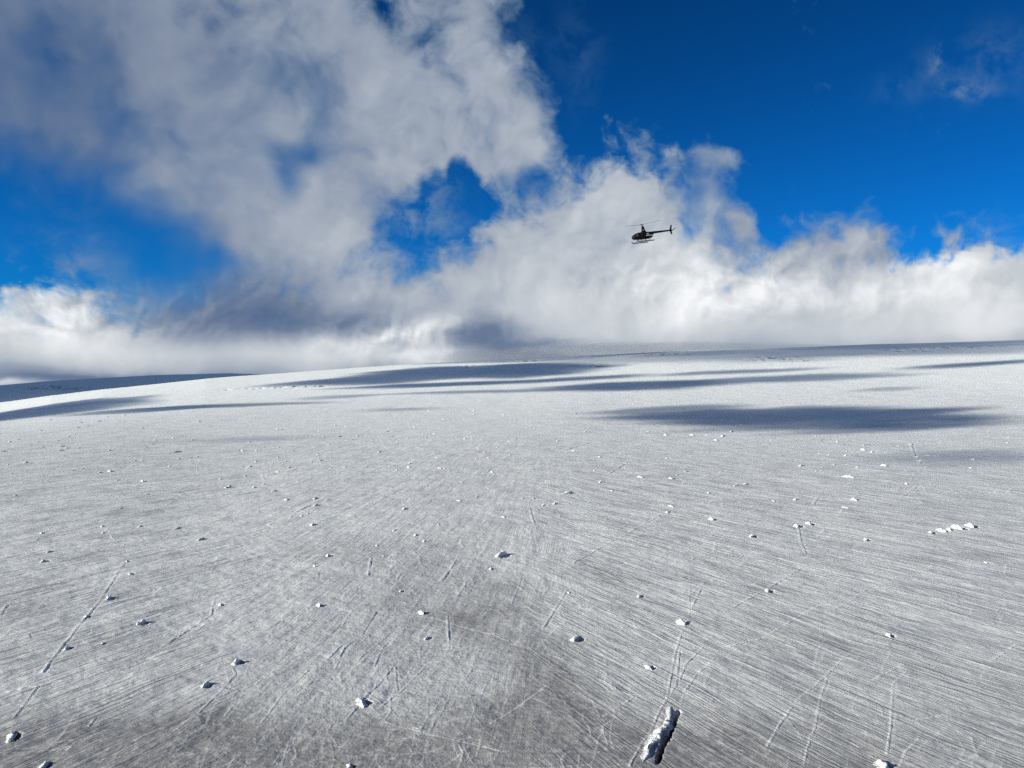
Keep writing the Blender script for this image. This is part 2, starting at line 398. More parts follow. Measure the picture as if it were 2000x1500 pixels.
def ice_material():
    m, nt, N, L, bs = new_mat('glacier_ice')
    b = NB(nt)
    geo = N.new('ShaderNodeNewGeometry')
    sep = N.new('ShaderNodeSeparateXYZ'); L.new(geo.outputs['Position'], sep.inputs[0])
    X, Y = sep.outputs[0], sep.outputs[1]
    pos2 = b.xyz(X, Y, 0.0)
    w = b.noise(pos2, .018, 3, .5).outputs[0]
    w2 = b.noise(pos2, .11, 2, .5).outputs[0]
    sa = b.m('ADD', b.m('DIVIDE', X, b.m('MAXIMUM', Y, 30.0)), b.m('MULTIPLY_ADD', b.noise(pos2, .014, 4, .55).outputs[0], .5, -.25))
    wl = b.sm(sa, -.44, -.24, 1.0, 0.0); wr = b.sm(sa, -.02, .10)
    wc = b.m('SUBTRACT', b.m('SUBTRACT', 1.0, wl), wr, None, True)
    s1 = s2 = s3 = None
    for k, (t, wt) in enumerate(zip((.50, .10, -.52), (wl, wc, wr))):
        n_ = math.hypot(1, t)
        u = b.m('DIVIDE', b.m('MULTIPLY_ADD', Y, -t, X), n_); v = b.m('DIVIDE', b.m('MULTIPLY_ADD', X, t, Y), n_)
        u = b.m('MULTIPLY_ADD', w, 6.0, u); u = b.m('MULTIPLY_ADD', w2, .7, u)
        f = [b.noise(b.xyz(b.m('MULTIPLY', u, fu), b.m('MULTIPLY', v, fv), z + k), 1.0, d, r_).outputs[0]
             for fu, fv, z, d, r_ in ((1.15, .034, 0.0, 5, .62), (.26, .014, 3.0, 3, .5), (.09, .02, 7.0, 4, .6))]
        if k == 1: f = [b.m('MULTIPLY_ADD', b.m('SUBTRACT', q, .5), .5, .5) for q in f]     # weak streaks down the middle
        f = [b.m('MULTIPLY', q, wt) for q in f]
        s1, s2, s3 = f if s1 is None else [b.m('ADD', p_, q) for p_, q in zip((s1, s2, s3), f)]
    iso = b.noise(pos2, .75, 5, .6).outputs[0]
    iso2 = b.noise(pos2, .17, 4, .55, .6).outputs[0]
    # broken, unstreaked ice down the middle and in the dirty patches
    cen = b.m('SUBTRACT', 1.0, b.sm(b.m('ADD', b.m('ABSOLUTE', b.m('ADD', X, 30.0)), b.m('MULTIPLY_ADD', w, 80.0, -40.0)), 8.0, 66.0))
    cen = b.m('MULTIPLY', cen, b.m('SUBTRACT', 1.0, b.sm(Y, 260.0, 520.0, 0.0, .5)))
    ks = b.m('MULTIPLY', b.m('MULTIPLY_ADD', cen, -.8, 1.0), b.sm(b.noise(pos2, .022, 4, .6).outputs[0], .34, .6, .55, 1.15))
    hgt = b.m('MULTIPLY', b.m('MULTIPLY_ADD', s1, .60, b.m('MULTIPLY', s2, .5)), ks)
    hgt = b.m('MULTIPLY_ADD', iso, b.m('MULTIPLY_ADD', cen, .16, .15), hgt)
    hgt = b.m('MULTIPLY_ADD', iso2, .55, hgt)
    bump = N.new('ShaderNodeBump'); bump.inputs['Strength'].default_value = 1.0; bump.inputs['Distance'].default_value = 1.0
    L.new(hgt, bump.inputs['Height']); L.new(bump.outputs[0], bs.inputs['Normal'])
    dirt, snow, hole, cf = b.attr('dirt'), b.attr('snow'), b.attr('hole'), b.attr('crev')
    # streaks come and go, and darker melt bands run along them
    ln = b.sm(b.m('MULTIPLY_ADD', b.m('SUBTRACT', s3, .5), .35, s1), .36, .54)
    c = b.mix(ln, C4(.37, .39, .39), C4(.73, .75, .735))
    c = b.mix(b.m('MULTIPLY', cen, .6), c, b.mix(b.sm(iso, .35, .65), C4(.45, .465, .46), C4(.70, .715, .70)))
    c = b.mix(b.m('MULTIPLY', b.m('SUBTRACT', 1.0, b.sm(s2, .28, .44)), .42), c, C4(.30, .33, .34))
    pt = b.sm(b.noise(pos2, .035, 5, .6).outputs[0], .5, .72)
    c = b.mix(b.m('MULTIPLY', pt, .35), c, C4(.30, .30, .30))
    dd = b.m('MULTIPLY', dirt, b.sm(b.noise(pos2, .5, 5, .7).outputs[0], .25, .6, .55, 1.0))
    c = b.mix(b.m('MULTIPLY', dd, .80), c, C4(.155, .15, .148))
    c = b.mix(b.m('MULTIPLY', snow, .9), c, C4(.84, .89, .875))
    c = b.mix(b.m('MULTIPLY', b.attr('vein'), 1.25, None, True), c, C4(.90, .91, .90))
    c = b.mix(b.m('MULTIPLY', cf, .9), c, C4(.10, .13, .17))  # trenches painted dark, standing in for the shade on crevasse walls
    c = b.mix(hole, c, C4(.03, .045, .06))  # near-black painted into the hollows to deepen their shade
    L.new(c, bs.inputs['Base Color'])
    bs.inputs['Roughness'].default_value = .62
    bs.inputs['Specular IOR Level'].default_value = .25
    return m
M_ICE = ice_material()

def build_ground():
    me = bpy.data.meshes.new('glacier')
    nv = NA * NR
    co = np.empty((nv + 1, 3), np.float32)
    co[:nv, 0], co[:nv, 1], co[:nv, 2] = GX.ravel(), GY.ravel(), GZ.ravel()
    co[nv] = (0, 0, float(GZ[0].mean()))
    i = np.arange(NR - 1)[:, None] * NA; j = np.arange(NA)[None, :]; j2 = (j + 1) % NA
    q = np.stack([i + j, i + NA + j, i + NA + j2, i + j2], -1).reshape(-1, 4)
    q = q[:, ::-1]
    tri = np.stack([np.full(NA, nv), np.arange(NA), (np.arange(NA) + 1) % NA], -1)[:, ::-1]
    loops = np.concatenate([q.ravel(), tri.ravel()]).astype(np.int32)
    st = np.concatenate([np.arange(len(q)) * 4, len(q) * 4 + np.arange(NA) * 3]).astype(np.int32)
    me.vertices.add(nv + 1); me.vertices.foreach_set('co', co.ravel())
    me.loops.add(len(loops)); me.loops.foreach_set('vertex_index', loops)
    me.polygons.add(len(st)); me.polygons.foreach_set('loop_start', st)
    me.update(calc_edges=True)
    me.polygons.foreach_set('use_smooth', np.ones(len(st), bool))
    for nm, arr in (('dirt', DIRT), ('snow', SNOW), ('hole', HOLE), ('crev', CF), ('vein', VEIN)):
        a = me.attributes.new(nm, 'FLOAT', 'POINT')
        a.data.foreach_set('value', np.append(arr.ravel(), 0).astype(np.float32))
    if me.polygons[0].normal.z < 0: me.flip_normals()
    o = link('glacier', me, M_ICE)
    tag(o, 'grey streaked glacier ice rising to a white snow slope', None, None, 'structure')
    return o
build_ground()

# ------------------------------------------------------------------ ice lump meshes
def lump_material():
    m, nt, N, L, bs = new_mat('lump_ice')
    b = NB(nt)
    tcn = N.new('ShaderNodeTexCoord'); oi = N.new('ShaderNodeObjectInfo')
    geo = N.new('ShaderNodeNewGeometry')
    n = b.noise(geo.outputs['Position'], 1.6, 6, .62).outputs[0]
    n2 = b.noise(geo.outputs['Position'], .5, 3, .5).outputs[0]
    c = b.mix(b.sm(n2, .38, .62), C4(.66, .68, .69), C4(.88, .89, .89))
    c = b.mix(b.m('MULTIPLY', b.sm(n, .52, .68), .35), c, C4(.33, .34, .35))
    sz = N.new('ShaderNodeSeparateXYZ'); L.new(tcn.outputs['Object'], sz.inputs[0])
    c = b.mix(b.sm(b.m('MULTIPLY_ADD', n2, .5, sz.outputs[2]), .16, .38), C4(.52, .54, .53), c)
    L.new(c, bs.inputs['Base Color'])
    bp = N.new('ShaderNodeBump'); bp.inputs['Distance'].default_value = .5; bp.inputs['Strength'].default_value = .8
    L.new(n, bp.inputs['Height']); L.new(bp.outputs[0], bs.inputs['Normal'])
    bs.inputs['Roughness'].default_value = .6; bs.inputs['Specular IOR Level'].default_value = .25
    return m
M_LUMP = lump_material()

def lump_mesh(seed, na=34, nb=26, along=1.0, taper=2.2):
    """a heap with a gentle windward flank and a broken, overhanging lee face; unit half length and half width"""
    A, B = np.meshgrid(np.linspace(-1, 1, na), np.linspace(-1, 1, nb))
    ed = np.clip(1 - np.abs(A) ** taper, 0, 1) ** .7
    crest_b = .22 + .42 * fbm(A * 2.2 * along + seed, A * 0 + seed * 1.7, seed, 3)
    up = sstep(-1.0, 0, (B - crest_b) / (1 + crest_b) * 1.0)
    dn = 1 - sstep(0, .28, B - crest_b)
    jag = .72 + .55 * fbm(A * 3.1 * along + seed, A * 0 + 3.3, seed + 9, 4, .6)
    Z = np.minimum(up ** 1.5, dn) * ed * np.maximum(jag, .3) + .14 * fbm(A * 2.2 * along + seed, B * 2.5, seed + 20, 3) * np.minimum(up * 2, 1) * ed
    X = A + .09 / along * fbm(A * 3 * along + 5, B * 3 + seed, seed + 30, 3)
    Y = B * (.35 + .65 * ed) * (1 + .45 * fbm(A * 2.4 * along + seed, np.sign(B) * 3.0 + 0 * B, seed + 45, 3)) + .22 * fbm(A * 3 * along, B * 1.2 + 9, seed + 40, 3)
    Y = Y + .30 * np.maximum(Z, 0) * (B > crest_b)
    Z = Z * (1 + .35 * fbm(A * 4.5 * along + seed, B * 4.5, seed + 60, 3, .6)) + .05 * np.abs(fbm(A * 6 * along, B * 6 + seed, seed + 70, 2)) * ed
    if along > 1: Y = Y + .38 * np.sin(A * 2.7 + .5) + .3 * fbm(A * 2.5, A * 0 + 4, 91, 2)
    edge = (np.abs(A) > .98) | (np.abs(B) > .97)
    Z = np.where(edge, -.45, Z - .04)
    bm = bmesh.new()
    vs = [[bm.verts.new((X[i, j], Y[i, j], Z[i, j])) for j in range(na)] for i in range(nb)]
    for i in range(nb - 1):
        for j in range(na - 1):
            bm.faces.new((vs[i][j], vs[i][j + 1], vs[i + 1][j + 1], vs[i + 1][j]))
    rim = [vs[0][j] for j in range(na)] + [vs[i][-1] for i in range(1, nb)] + [vs[-1][j] for j in range(na - 2, -1, -1)] + [vs[i][0] for i in range(nb - 2, 0, -1)]
    bm.faces.new(rim[::-1])
    me = bpy.data.meshes.new('ice_lump'); bm.to_mesh(me); bm.free()
    me.materials.append(M_LUMP)
    me.polygons.foreach_set('use_smooth', np.ones(len(me.polygons), bool))
    return me
SHAPES = [lump_mesh(k + 1) for k in range(16)]
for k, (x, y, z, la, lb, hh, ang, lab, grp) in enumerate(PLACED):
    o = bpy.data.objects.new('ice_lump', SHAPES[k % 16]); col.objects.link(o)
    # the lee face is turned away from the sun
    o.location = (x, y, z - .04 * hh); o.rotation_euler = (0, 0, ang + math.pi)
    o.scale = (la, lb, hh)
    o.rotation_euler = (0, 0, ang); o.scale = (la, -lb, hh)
    tag(o, lab, 'ice lump', grp or 'ice lumps on the glacier')
x0, y0 = RIDGE[0]; x1, y1 = RIDGE[-1]
me = lump_mesh(83, 260, 40, 2.3, 1.25); me.name = 'ice_ridge'
o = bpy.data.objects.new('ice_ridge', me); col.objects.link(o)
rl = math.hypot(x1 - x0, y1 - y0)
o.location = ((x0 + x1) / 2 - .8, (y0 + y1) / 2, ground_at(1293, 1432)[2])
o.rotation_euler = (0, 0, math.atan2(y1 - y0, x1 - x0)); o.scale = (rl * .62, -1.9, 1.3)
tag(o, 'long broken white ice ridge with a black crevasse along its right side', 'ice ridge')

# ------------------------------------------------------------------ helicopter (nose along +X, port side +Y, skids on z = 0)
def paint(name, c, rough=.3, metal=0.0, coat=0.0, grime=.15):
    m, nt, N, L, bs = new_mat(name)
    b = NB(nt)
    t = N.new('ShaderNodeTexCoord')
    n = b.noise(t.outputs['Object'], 3.0, 4, .6).outputs[0]
    L.new(b.mix(b.m('MULTIPLY', n, grime), C4(*c), C4(*[v * .55 + .01 for v in c])), bs.inputs['Base Color'])
    bs.inputs['Roughness'].default_value = rough; bs.inputs['Metallic'].default_value = metal
    bs.inputs['Coat Weight'].default_value = coat
    bs.inputs['Specular IOR Level'].default_value = .5 if sum(c) > .3 else .16
    return m
M_DARK = paint('maroon_black_paint', (.0075, .003, .0024), .5)
M_WHITE = paint('white_stripe_paint', (.88, .83, .78), .4, 0, 0, .03)
M_SKID = paint('dark_skid_paint', (.012, .016, .022), .45)
M_BLADE = paint('grey_blade_paint', (.025, .028, .032), .6)
M_METAL = paint('dull_metal', (.10, .10, .10), .4, .6)
M_SEAT = paint('dark_leather', (.02, .018, .017), .6)
def glass_mat():
    m, nt, N, L, bs = new_mat('tinted_glass')
    tr = N.new('ShaderNodeBsdfTransparent'); tr.inputs[0].default_value = (.62, .68, .70, 1)
    gl = N.new('ShaderNodeBsdfGlossy'); gl.inputs['Roughness'].default_value = .03; gl.inputs[0].default_value = (.9, .9, .9, 1)
    fr = N.new('ShaderNodeFresnel'); fr.inputs[0].default_value = 1.45
    mx = N.new('ShaderNodeMixShader')
    L.new(fr.outputs[0], mx.inputs[0]); L.new(tr.outputs[0], mx.inputs[1]); L.new(gl.outputs[0], mx.inputs[2])
    L.new(mx.outputs[0], N['Material Output'].inputs['Surface']); N.remove(bs)
    return m
M_GLASS = glass_mat()

def mesh_obj(name, bm, m, parent, smooth=True):
    bmesh.ops.recalc_face_normals(bm, faces=bm.faces)
    me = bpy.data.meshes.new(name); bm.to_mesh(me); bm.free()
    if smooth: me.polygons.foreach_set('use_smooth', np.ones(len(me.polygons), bool))
    return link(name, me, m, parent)

def loft(bm, rings, cap=True):
    vs = [[bm.verts.new(p) for p in r] for r in rings]
    for a, c in zip(vs[:-1], vs[1:]):
        n = len(a)
        for i in range(n): bm.faces.new((a[i], a[(i + 1) % n], c[(i + 1) % n], c[i]))
    if cap: bm.faces.new(vs[0][::-1]); bm.faces.new(vs[-1])
    return vs

def tube(bm, pts, rad, n=10):
    pts = [Vector(p) for p in pts]
    rings = []
    for i, p in enumerate(pts):
        d = (pts[min(i + 1, len(pts) - 1)] - pts[max(i - 1, 0)]).normalized()
        s = d.cross(Vector((0, 1, 0)) if abs(d.y) < .9 else Vector((1, 0, 0))).normalized(); t = d.cross(s)
        rd = rad[i] if isinstance(rad, (list, tuple)) else rad
        rings.append([p + (s * math.cos(2 * math.pi * k / n) + t * math.sin(2 * math.pi * k / n)) * rd for k in range(n)])
    loft(bm, rings)

def foil(bm, stations, n=14):
    """stations: (origin, chord direction, thickness direction, chord, thickness); an airfoil lofted along them"""
    rings = []
    for o, cd, td, c, t in stations:
        o, cd, td = Vector(o), Vector(cd), Vector(td); r = []
        for k in range(n):
            a = 2 * math.pi * k / n
            u = .5 - .5 * math.cos(a); th = math.sin(a) * t * .5 * (1.25 * math.sqrt(max(u, 0)) * (1 - u) * 2 + .08)
            r.append(o + cd * (u - .3) * c + td * th)
        rings.append(r)
    loft(bm, rings)

ST = [  # x, bottom, top, half width, squareness
 (2.52, .90, 1.00, .06, 2.0), (2.47, .78, 1.13, .20, 2.0), (2.36, .68, 1.26, .33, 2.1), (2.18, .60, 1.40, .44, 2.2), (1.95, .55, 1.53, .52, 2.3), (1.65, .51, 1.66, .58, 2.5),
 (1.3, .49, 1.77, .62, 2.7), (.9, .48, 1.83, .64, 2.8), (.4, .48, 1.87, .65, 2.9), (-.1, .48, 1.88, .65, 2.9), (-.6, .50, 1.86, .62, 2.8), (-1.1, .54, 1.84, .55, 2.6),
 (-1.5, .60, 1.82, .46, 2.4), (-1.8, .70, 1.80, .38, 2.3), (-2.02, .90, 1.79, .31, 2.2), (-2.16, 1.22, 1.78, .25, 2.1), (-2.24, 1.42, 1.77, .20, 2.0)]
sx = [q[0] for q in ST][::-1]
def section(x):
    v = [np.interp(x, sx, [q[i] for q in ST][::-1]) for i in range(1, 5)]
    return v
def skin(x, ang, off=0.0):
    bo, tp, hw, e = section(x)
    c, s = math.cos(ang), math.sin(ang)
    y = math.copysign(abs(c) ** (2 / e), c) * (hw + off); z = (bo + tp) / 2 + math.copysign(abs(s) ** (2 / e), s) * ((tp - bo) / 2 + off)
    return Vector((x, y, z))

hel = bpy.data.objects.new('helicopter', None); col.objects.link(hel)
tag(hel, 'small dark helicopter with white stripe and two bladed rotor, flying left above the glacier', 'helicopter')
NSEG, xs = 56, np.concatenate([np.linspace(-2.24, 1.3, 72), np.linspace(1.34, 2.52, 40)])
rings = [[skin(x, 2 * math.pi * (k + .5) / NSEG) for k in range(NSEG)] for x in xs]
def region(c):
    x, y, z = c; p = 'port' if y > 0 else 'starboard'
    if x > 1.42 and z > 1.0 + .06 * (2.5 - x) and abs(y) > .025 and x < 2.34: return ('windshield', p)
    if abs(y) > .3:
        if .56 < x < 1.30:
            if .72 < x < 1.22 and 1.16 < z < 1.66: return ('front_window', p)
            if .58 < z < 1.74: return ('front_door', p)
        if -.52 < x < .50:
            if -.38 < x < .36 and 1.16 < z < 1.68: return ('rear_window', p)
            if .60 < z < 1.75: return ('rear_door', p)
    return ('fuselage', '')
faces = {}
for i in range(len(xs) - 1):
    for k in range(NSEG):
        k2 = (k + 1) % NSEG
        q = ((i, k), (i, k2), (i + 1, k2), (i + 1, k))
        c = sum((rings[a][d] for a, d in q), Vector()) / 4
        faces.setdefault(region(c), []).append(q)
def patch_mesh(key, thick=0.0, caps=False):
    bm = bmesh.new(); vm = {}
    def V_(a):
        if a not in vm: vm[a] = bm.verts.new(rings[a[0]][a[1]])
        return vm[a]
    for q in faces[key]: bm.faces.new([V_(a) for a in q])
    if caps:
        bm.faces.new([V_((0, k)) for k in range(NSEG)]); bm.faces.new([V_((len(xs) - 1, k)) for k in range(NSEG)][::-1])
    bmesh.ops.recalc_face_normals(bm, faces=bm.faces)
    if thick:
        for f in bm.faces:
            c = f.calc_center_median()
            if f.normal.dot(c - Vector((c.x * .9, 0, 1.15))) < 0: f.normal_flip()
        bmesh.ops.solidify(bm, geom=bm.faces, thickness=thick)
    return bm
fus = mesh_obj('fuselage', patch_mesh(('fuselage', ''), .02, True), M_DARK, hel)
for sd_ in ('port', 'starboard'):
    sg = 1 if sd_ == 'port' else -1
    mesh_obj('windshield', patch_mesh(('windshield', sd_), .008), M_GLASS, fus)
    for fr_, hx in (('front', .62), ('rear', -.44)):
        d = mesh_obj('door', patch_mesh((fr_ + '_door', sd_), .024), M_DARK, hel)
        mesh_obj('window', patch_mesh((fr_ + '_window', sd_), .008), M_GLASS, d)
        bm = bmesh.new()
        p0 = skin(hx, 0 if sg > 0 else math.pi, .02); p0.z = 1.08
        tube(bm, [p0, p0 + Vector((.07, sg * .03, 0)), p0 + Vector((.14, 0, 0))], .012, 6)
        mesh_obj('handle', bm, M_METAL, d)
# white stripe and the pale mark above it, both standing 4 mm off the skin
def band(x0, x1, zf0, zf1, sg, th=.006):
    bm = bmesh.new(); out = []; inn = []
    n = 26
    for i in range(n + 1):
        x = x0 + (x1 - x0) * i / n; bo, tp, hw, e = section(x)
        ro, ri = [], []
        for j in range(5):
            f = j / 4; z = zf0(x) * (1 - f) + zf1(x) * f
            s = max(-1, min(1, (z - (bo + tp) / 2) / ((tp - bo) / 2)))
            y = hw * (1 - abs(s) ** e) ** (1 / e)
            ro.append(bm.verts.new((x, sg * (y + .026), z))); ri.append(bm.verts.new((x, sg * (y + .004), z)))
        out.append(ro); inn.append(ri)
    for i in range(n):
        for j in range(4):
            bm.faces.new((out[i][j], out[i + 1][j], out[i + 1][j + 1], out[i][j + 1])); bm.faces.new((inn[i][j], inn[i][j + 1], inn[i + 1][j + 1], inn[i + 1][j]))
        bm.faces.new((out[i][0], inn[i][0], inn[i + 1][0], out[i + 1][0])); bm.faces.new((out[i][4], out[i + 1][4], inn[i + 1][4], inn[i][4]))
    for i in (0, n):
        for j in range(4): bm.faces.new((out[i][j], out[i][j + 1], inn[i][j + 1], inn[i][j]))
    return bm
for sg in (1, -1):
    mesh_obj('stripe', band(-.30, -2.0, lambda x: 1.01, lambda x: 1.19, sg), M_WHITE, fus)
    mesh_obj('emblem', band(-.46, -.92, lambda x: 1.34, lambda x: 1.50, sg), M_WHITE, fus)
# cabin: floor, bulkhead and four seats
bm = bmesh.new()
bmesh.ops.create_cube(bm, size=1, matrix=Matrix.Translation((.75, 0, .62)) @ Matrix.Diagonal((2.2, .95, .06, 1)))
mesh_obj('cabin_floor', bm, M_SEAT, fus, False)
bm = bmesh.new()
bmesh.ops.create_cube(bm, size=1, matrix=Matrix.Translation((-.72, 0, 1.17)) @ Matrix.Diagonal((.06, 1.1, 1.1, 1)))
mesh_obj('bulkhead', bm, M_SEAT, fus, False)
for x in (.75, -.25):
    for y in (.3, -.3):
        bm = bmesh.new()
        bmesh.ops.create_cube(bm, size=1, matrix=Matrix.Translation((x, y, .86)) @ Matrix.Diagonal((.46, .44, .42, 1)))
        bmesh.ops.create_cube(bm, size=1, matrix=Matrix.Translation((x - .24, y, 1.28)) @ Matrix.Rotation(R(-8), 4, 'Y') @ Matrix.Diagonal((.1, .42, .62, 1)))
        bmesh.ops.bevel(bm, geom=bm.edges, offset=.03, segments=2, affect='EDGES')
        mesh_obj('seat', bm, M_SEAT, fus)
bm = bmesh.new()
tube(bm, [(1.75, 0, .66), (1.72, 0, .95)], [.16, .14], 8); bmesh.ops.create_cube(bm, size=1, matrix=Matrix.Translation((1.72, 0, 1.02)) @ Matrix.Diagonal((.14, .42, .26, 1)))
mesh_obj('instrument_panel', bm, M_SEAT, fus)
# mast fairing, a tall tapered pylon
bm = bmesh.new()
foil(bm, [((.02 - .02, 0, 1.80), (-1, 0, 0), (0, 1, 0), 1.25, .46), ((-.0, 0, 2.1), (-1, 0, 0), (0, 1, 0), .88, .38), ((-.0, 0, 2.6), (-1, 0, 0), (0, 1, 0), .62, .31), ((-.0, 0, 3.02), (-1, 0, 0), (0, 1, 0), .42, .24)], 20)
mast = mesh_obj('mast_fairing', bm, M_DARK, hel)
for sg in (1, -1):
    bm = bmesh.new(); bmesh.ops.create_cube(bm, size=1, matrix=Matrix.Translation((-.10, sg * .185, 2.22)) @ Matrix.Rotation(R(sg * 3), 4, 'X') @ Matrix.Diagonal((.22, .012, .12, 1)))
    mesh_obj('marking', bm, M_WHITE, mast, False)
# rotor
bm = bmesh.new()
tube(bm, [(0, 0, 2.98), (0, 0, 3.22)], .055, 12); tube(bm, [(0, 0, 3.16), (0, 0, 3.20), (0, 0, 3.30), (0, 0, 3.33)], [.10, .16, .16, .08], 14)
PSI = R(98.5)
bd = Vector((math.cos(PSI), math.sin(PSI), -.085)).normalized(); bc = Vector((-math.sin(PSI), math.cos(PSI), 0))
tube(bm, [bd * -.42 + Vector((0, 0, 3.27)), Vector((0, 0, 3.26)), bd * .42 + Vector((0, 0, 3.27))], .075, 10)
hub = mesh_obj('rotor_hub', bm, M_SKID, hel)
for sg in (1, -1):
    bm = bmesh.new(); cone = R(2.6)
    d = (bd * sg * math.cos(cone) + Vector((0, 0, math.sin(cone))))
    up = Vector((0, 0, 1)) * math.cos(cone) - bd * sg * math.sin(cone)
    st = []
    for rr_, c, t, tw in ((.35, .14, .07, 9), (.6, .26, .05, 9), (2.5, .26, .046, 8), (4.7, .26, .04, 6), (5.03, .2, .03, 6)):
        cd = -(bc * sg); ca, sa = math.cos(R(tw)), math.sin(R(tw))
        st.append((Vector((0, 0, 3.26)) + d * rr_, cd * ca - up * sa, up * ca + cd * sa, c, t))
    foil(bm, st)
    mesh_obj('rotor_blade', bm, M_BLADE, hel)
# tail
bm = bmesh.new()
tube(bm, [(-2.05, 0, 1.60), (-2.3, 0, 1.61), (-3.2, 0, 1.635), (-5.0, 0, 1.685), (-6.35, 0, 1.72), (-6.55, 0, 1.725)], [.25, .235, .205, .165, .13, .07], 18)
tube(bm, [(-5.62, 0, 1.705), (-5.74, 0, 1.71)], [.155, .15], 14)
boom = mesh_obj('tail_boom', bm, M_DARK, hel)
bm = bmesh.new()
foil(bm, [((-6.25, 0, .93), (-1, 0, 0), (0, 1, 0), .26, .04), ((-6.15, 0, 1.2), (-1, 0, 0), (0, 1, 0), .36, .05), ((-6.02, 0, 1.6), (-1, 0, 0), (0, 1, 0), .46, .06), ((-6.02, 0, 1.82), (-1, 0, 0), (0, 1, 0), .46, .06),
          ((-6.2, 0, 2.3), (-1, 0, 0), (0, 1, 0), .37, .05), ((-6.36, 0, 2.74), (-1, 0, 0), (0, 1, 0), .28, .035)])
mesh_obj('tail_fin', bm, M_DARK, hel)
bm = bmesh.new()
foil(bm, [((-5.95, -.02, 1.72), (-1, 0, 0), (0, 0, 1), .36, .045), ((-6.0, -.5, 1.72), (-1, 0, 0), (0, 0, 1), .34, .04), ((-6.05, -1.05, 1.72), (-1, 0, 0), (0, 0, 1), .28, .03)])
mesh_obj('stabilizer', bm, M_DARK, hel)
bm = bmesh.new()
tube(bm, [(-6.5, .05, 1.73), (-6.5, .26, 1.73)], .05, 10); tube(bm, [(-6.5, .24, 1.73), (-6.5, .30, 1.73)], .075, 10)
tr_ = mesh_obj('tail_rotor_hub', bm, M_SKID, hel)
for sg in (1, -1):
    bm = bmesh.new(); td = Vector((math.cos(R(148)) * sg, 0, math.sin(R(148)) * sg)); tcd = Vector((-td.z, 0, td.x))
    foil(bm, [(Vector((-6.5, .27, 1.73)) + td * q, tcd, (0, 1, 0), c, .028) for q, c in ((.06, .09), (.18, .14), (.70, .135), (.74, .10))])
    mesh_obj('tail_rotor_blade', bm, M_BLADE, tr_)
# skids
for sg in (1, -1):
    y = sg * 1.09
    bm = bmesh.new()
    tube(bm, [(2.02, y, .30), (1.92, y, .16), (1.74, y, .07), (1.5, y, .045), (.3, y, .045), (-1.25, y, .045), (-1.5, y, .06), (-1.62, y, .09)], [.06] + [.088] * 6 + [.05], 10)
    sk = mesh_obj('skid', bm, M_SKID, hel)
    for x in (1.0, -.75):
        bm = bmesh.new(); foil(bm, [((x, sg * .30, .56), (-1, 0, 0), (0, .6, .8), .16, .07), ((x, sg * .72, .36), (-1, 0, 0), (0, sg * .5, .86), .14, .06), ((x, sg * 1.09, .05), (-1, 0, 0), (0, sg * .6, .8), .12, .055)])
        mesh_obj('strut', bm, M_SKID, hel)
bm = bmesh.new(); tube(bm, [(-1.3, 0, .58), (-1.42, 0, .38), (-1.62, 0, .24)], .012, 6)
mesh_obj('antenna', bm, M_METAL, hel)
HD = 146.0
hel.location = ((1258 - CX) / F * HD, HD, HC + (CY - 472.5) / F * HD)
hel.rotation_euler = (R(0), R(8.6), R(201))


# ------------------------------------------------------------------ sky
def curve_node(b, x, pts, x0, x1, y0, y1):
    """piecewise function y(x) through pts as a float curve"""
    n = b.n.new('ShaderNodeFloatCurve')
    c = n.mapping.curves[0]
    ps = sorted(((px - x0) / (x1 - x0), (py - y0) / (y1 - y0)) for px, py in pts)
    while len(c.points) < len(ps): c.points.new(.5, .5)
    for p, (a, d) in zip(c.points, ps): p.location = (a, d); p.handle_type = 'AUTO_CLAMPED'
    n.mapping.use_clip = False
    n.mapping.update()
    b.put(n.inputs['Value'], b.m('DIVIDE', b.m('SUBTRACT', x, x0), x1 - x0))
    return b.m('MULTIPLY_ADD', n.outputs[0], y1 - y0, y0)

def deg(px, py):
    return math.degrees(math.atan((px - CX) / F)), math.degrees(math.atan(float(pix_el(px, py))))

w = bpy.data.worlds.new('World'); sc.world = w
w.use_nodes = True
nt = w.node_tree; N = nt.nodes; L = nt.links
bg = N['Background']; b = NB(nt)
STR = 0.10
tc = N.new('ShaderNodeTexCoord')
dirn = b.vm('NORMALIZE', tc.outputs['Generated']).outputs[0]
sp = N.new('ShaderNodeSeparateXYZ'); L.new(dirn, sp.inputs[0])
az = b.m('DEGREES', b.m('ARCTAN2', sp.outputs[0], sp.outputs[1]))
el = b.m('DEGREES', b.m('ARCSINE', sp.outputs[2]))
sky = N.new('ShaderNodeTexSky'); sky.sky_type = 'NISHITA'; sky.sun_disc = False
sky.sun_elevation = R(SUN_EL); sky.sun_rotation = R(SUN_AZ)
sky.altitude = 1500; sky.air_density = 1.0; sky.dust_density = .3; sky.ozone_density = 3.0
EXPO = .5
SKYMUL = (0.015, .33, .71)                            # the photograph's deep polarised blue
skyc = b.mix(1.0, sky.outputs[0], C4(*SKYMUL), 'MULTIPLY')
skyc = b.vm('SCALE', skyc, b.sm(el, 2.0, 30.0, 1.10, .60)).outputs[0]
ahead = b.m('MULTIPLY', b.m('SUBTRACT', 1.0, b.sm(b.m('ABSOLUTE', az), 42.0, 70.0)), b.m('SUBTRACT', 1.0, b.sm(el, 32.0, 50.0)))
skyc = b.mix(ahead, b.mix(1.0, sky.outputs[0], C4(.62, .62, .66), 'MULTIPLY'), skyc)

p = b.xyz(az, el, 0.0)
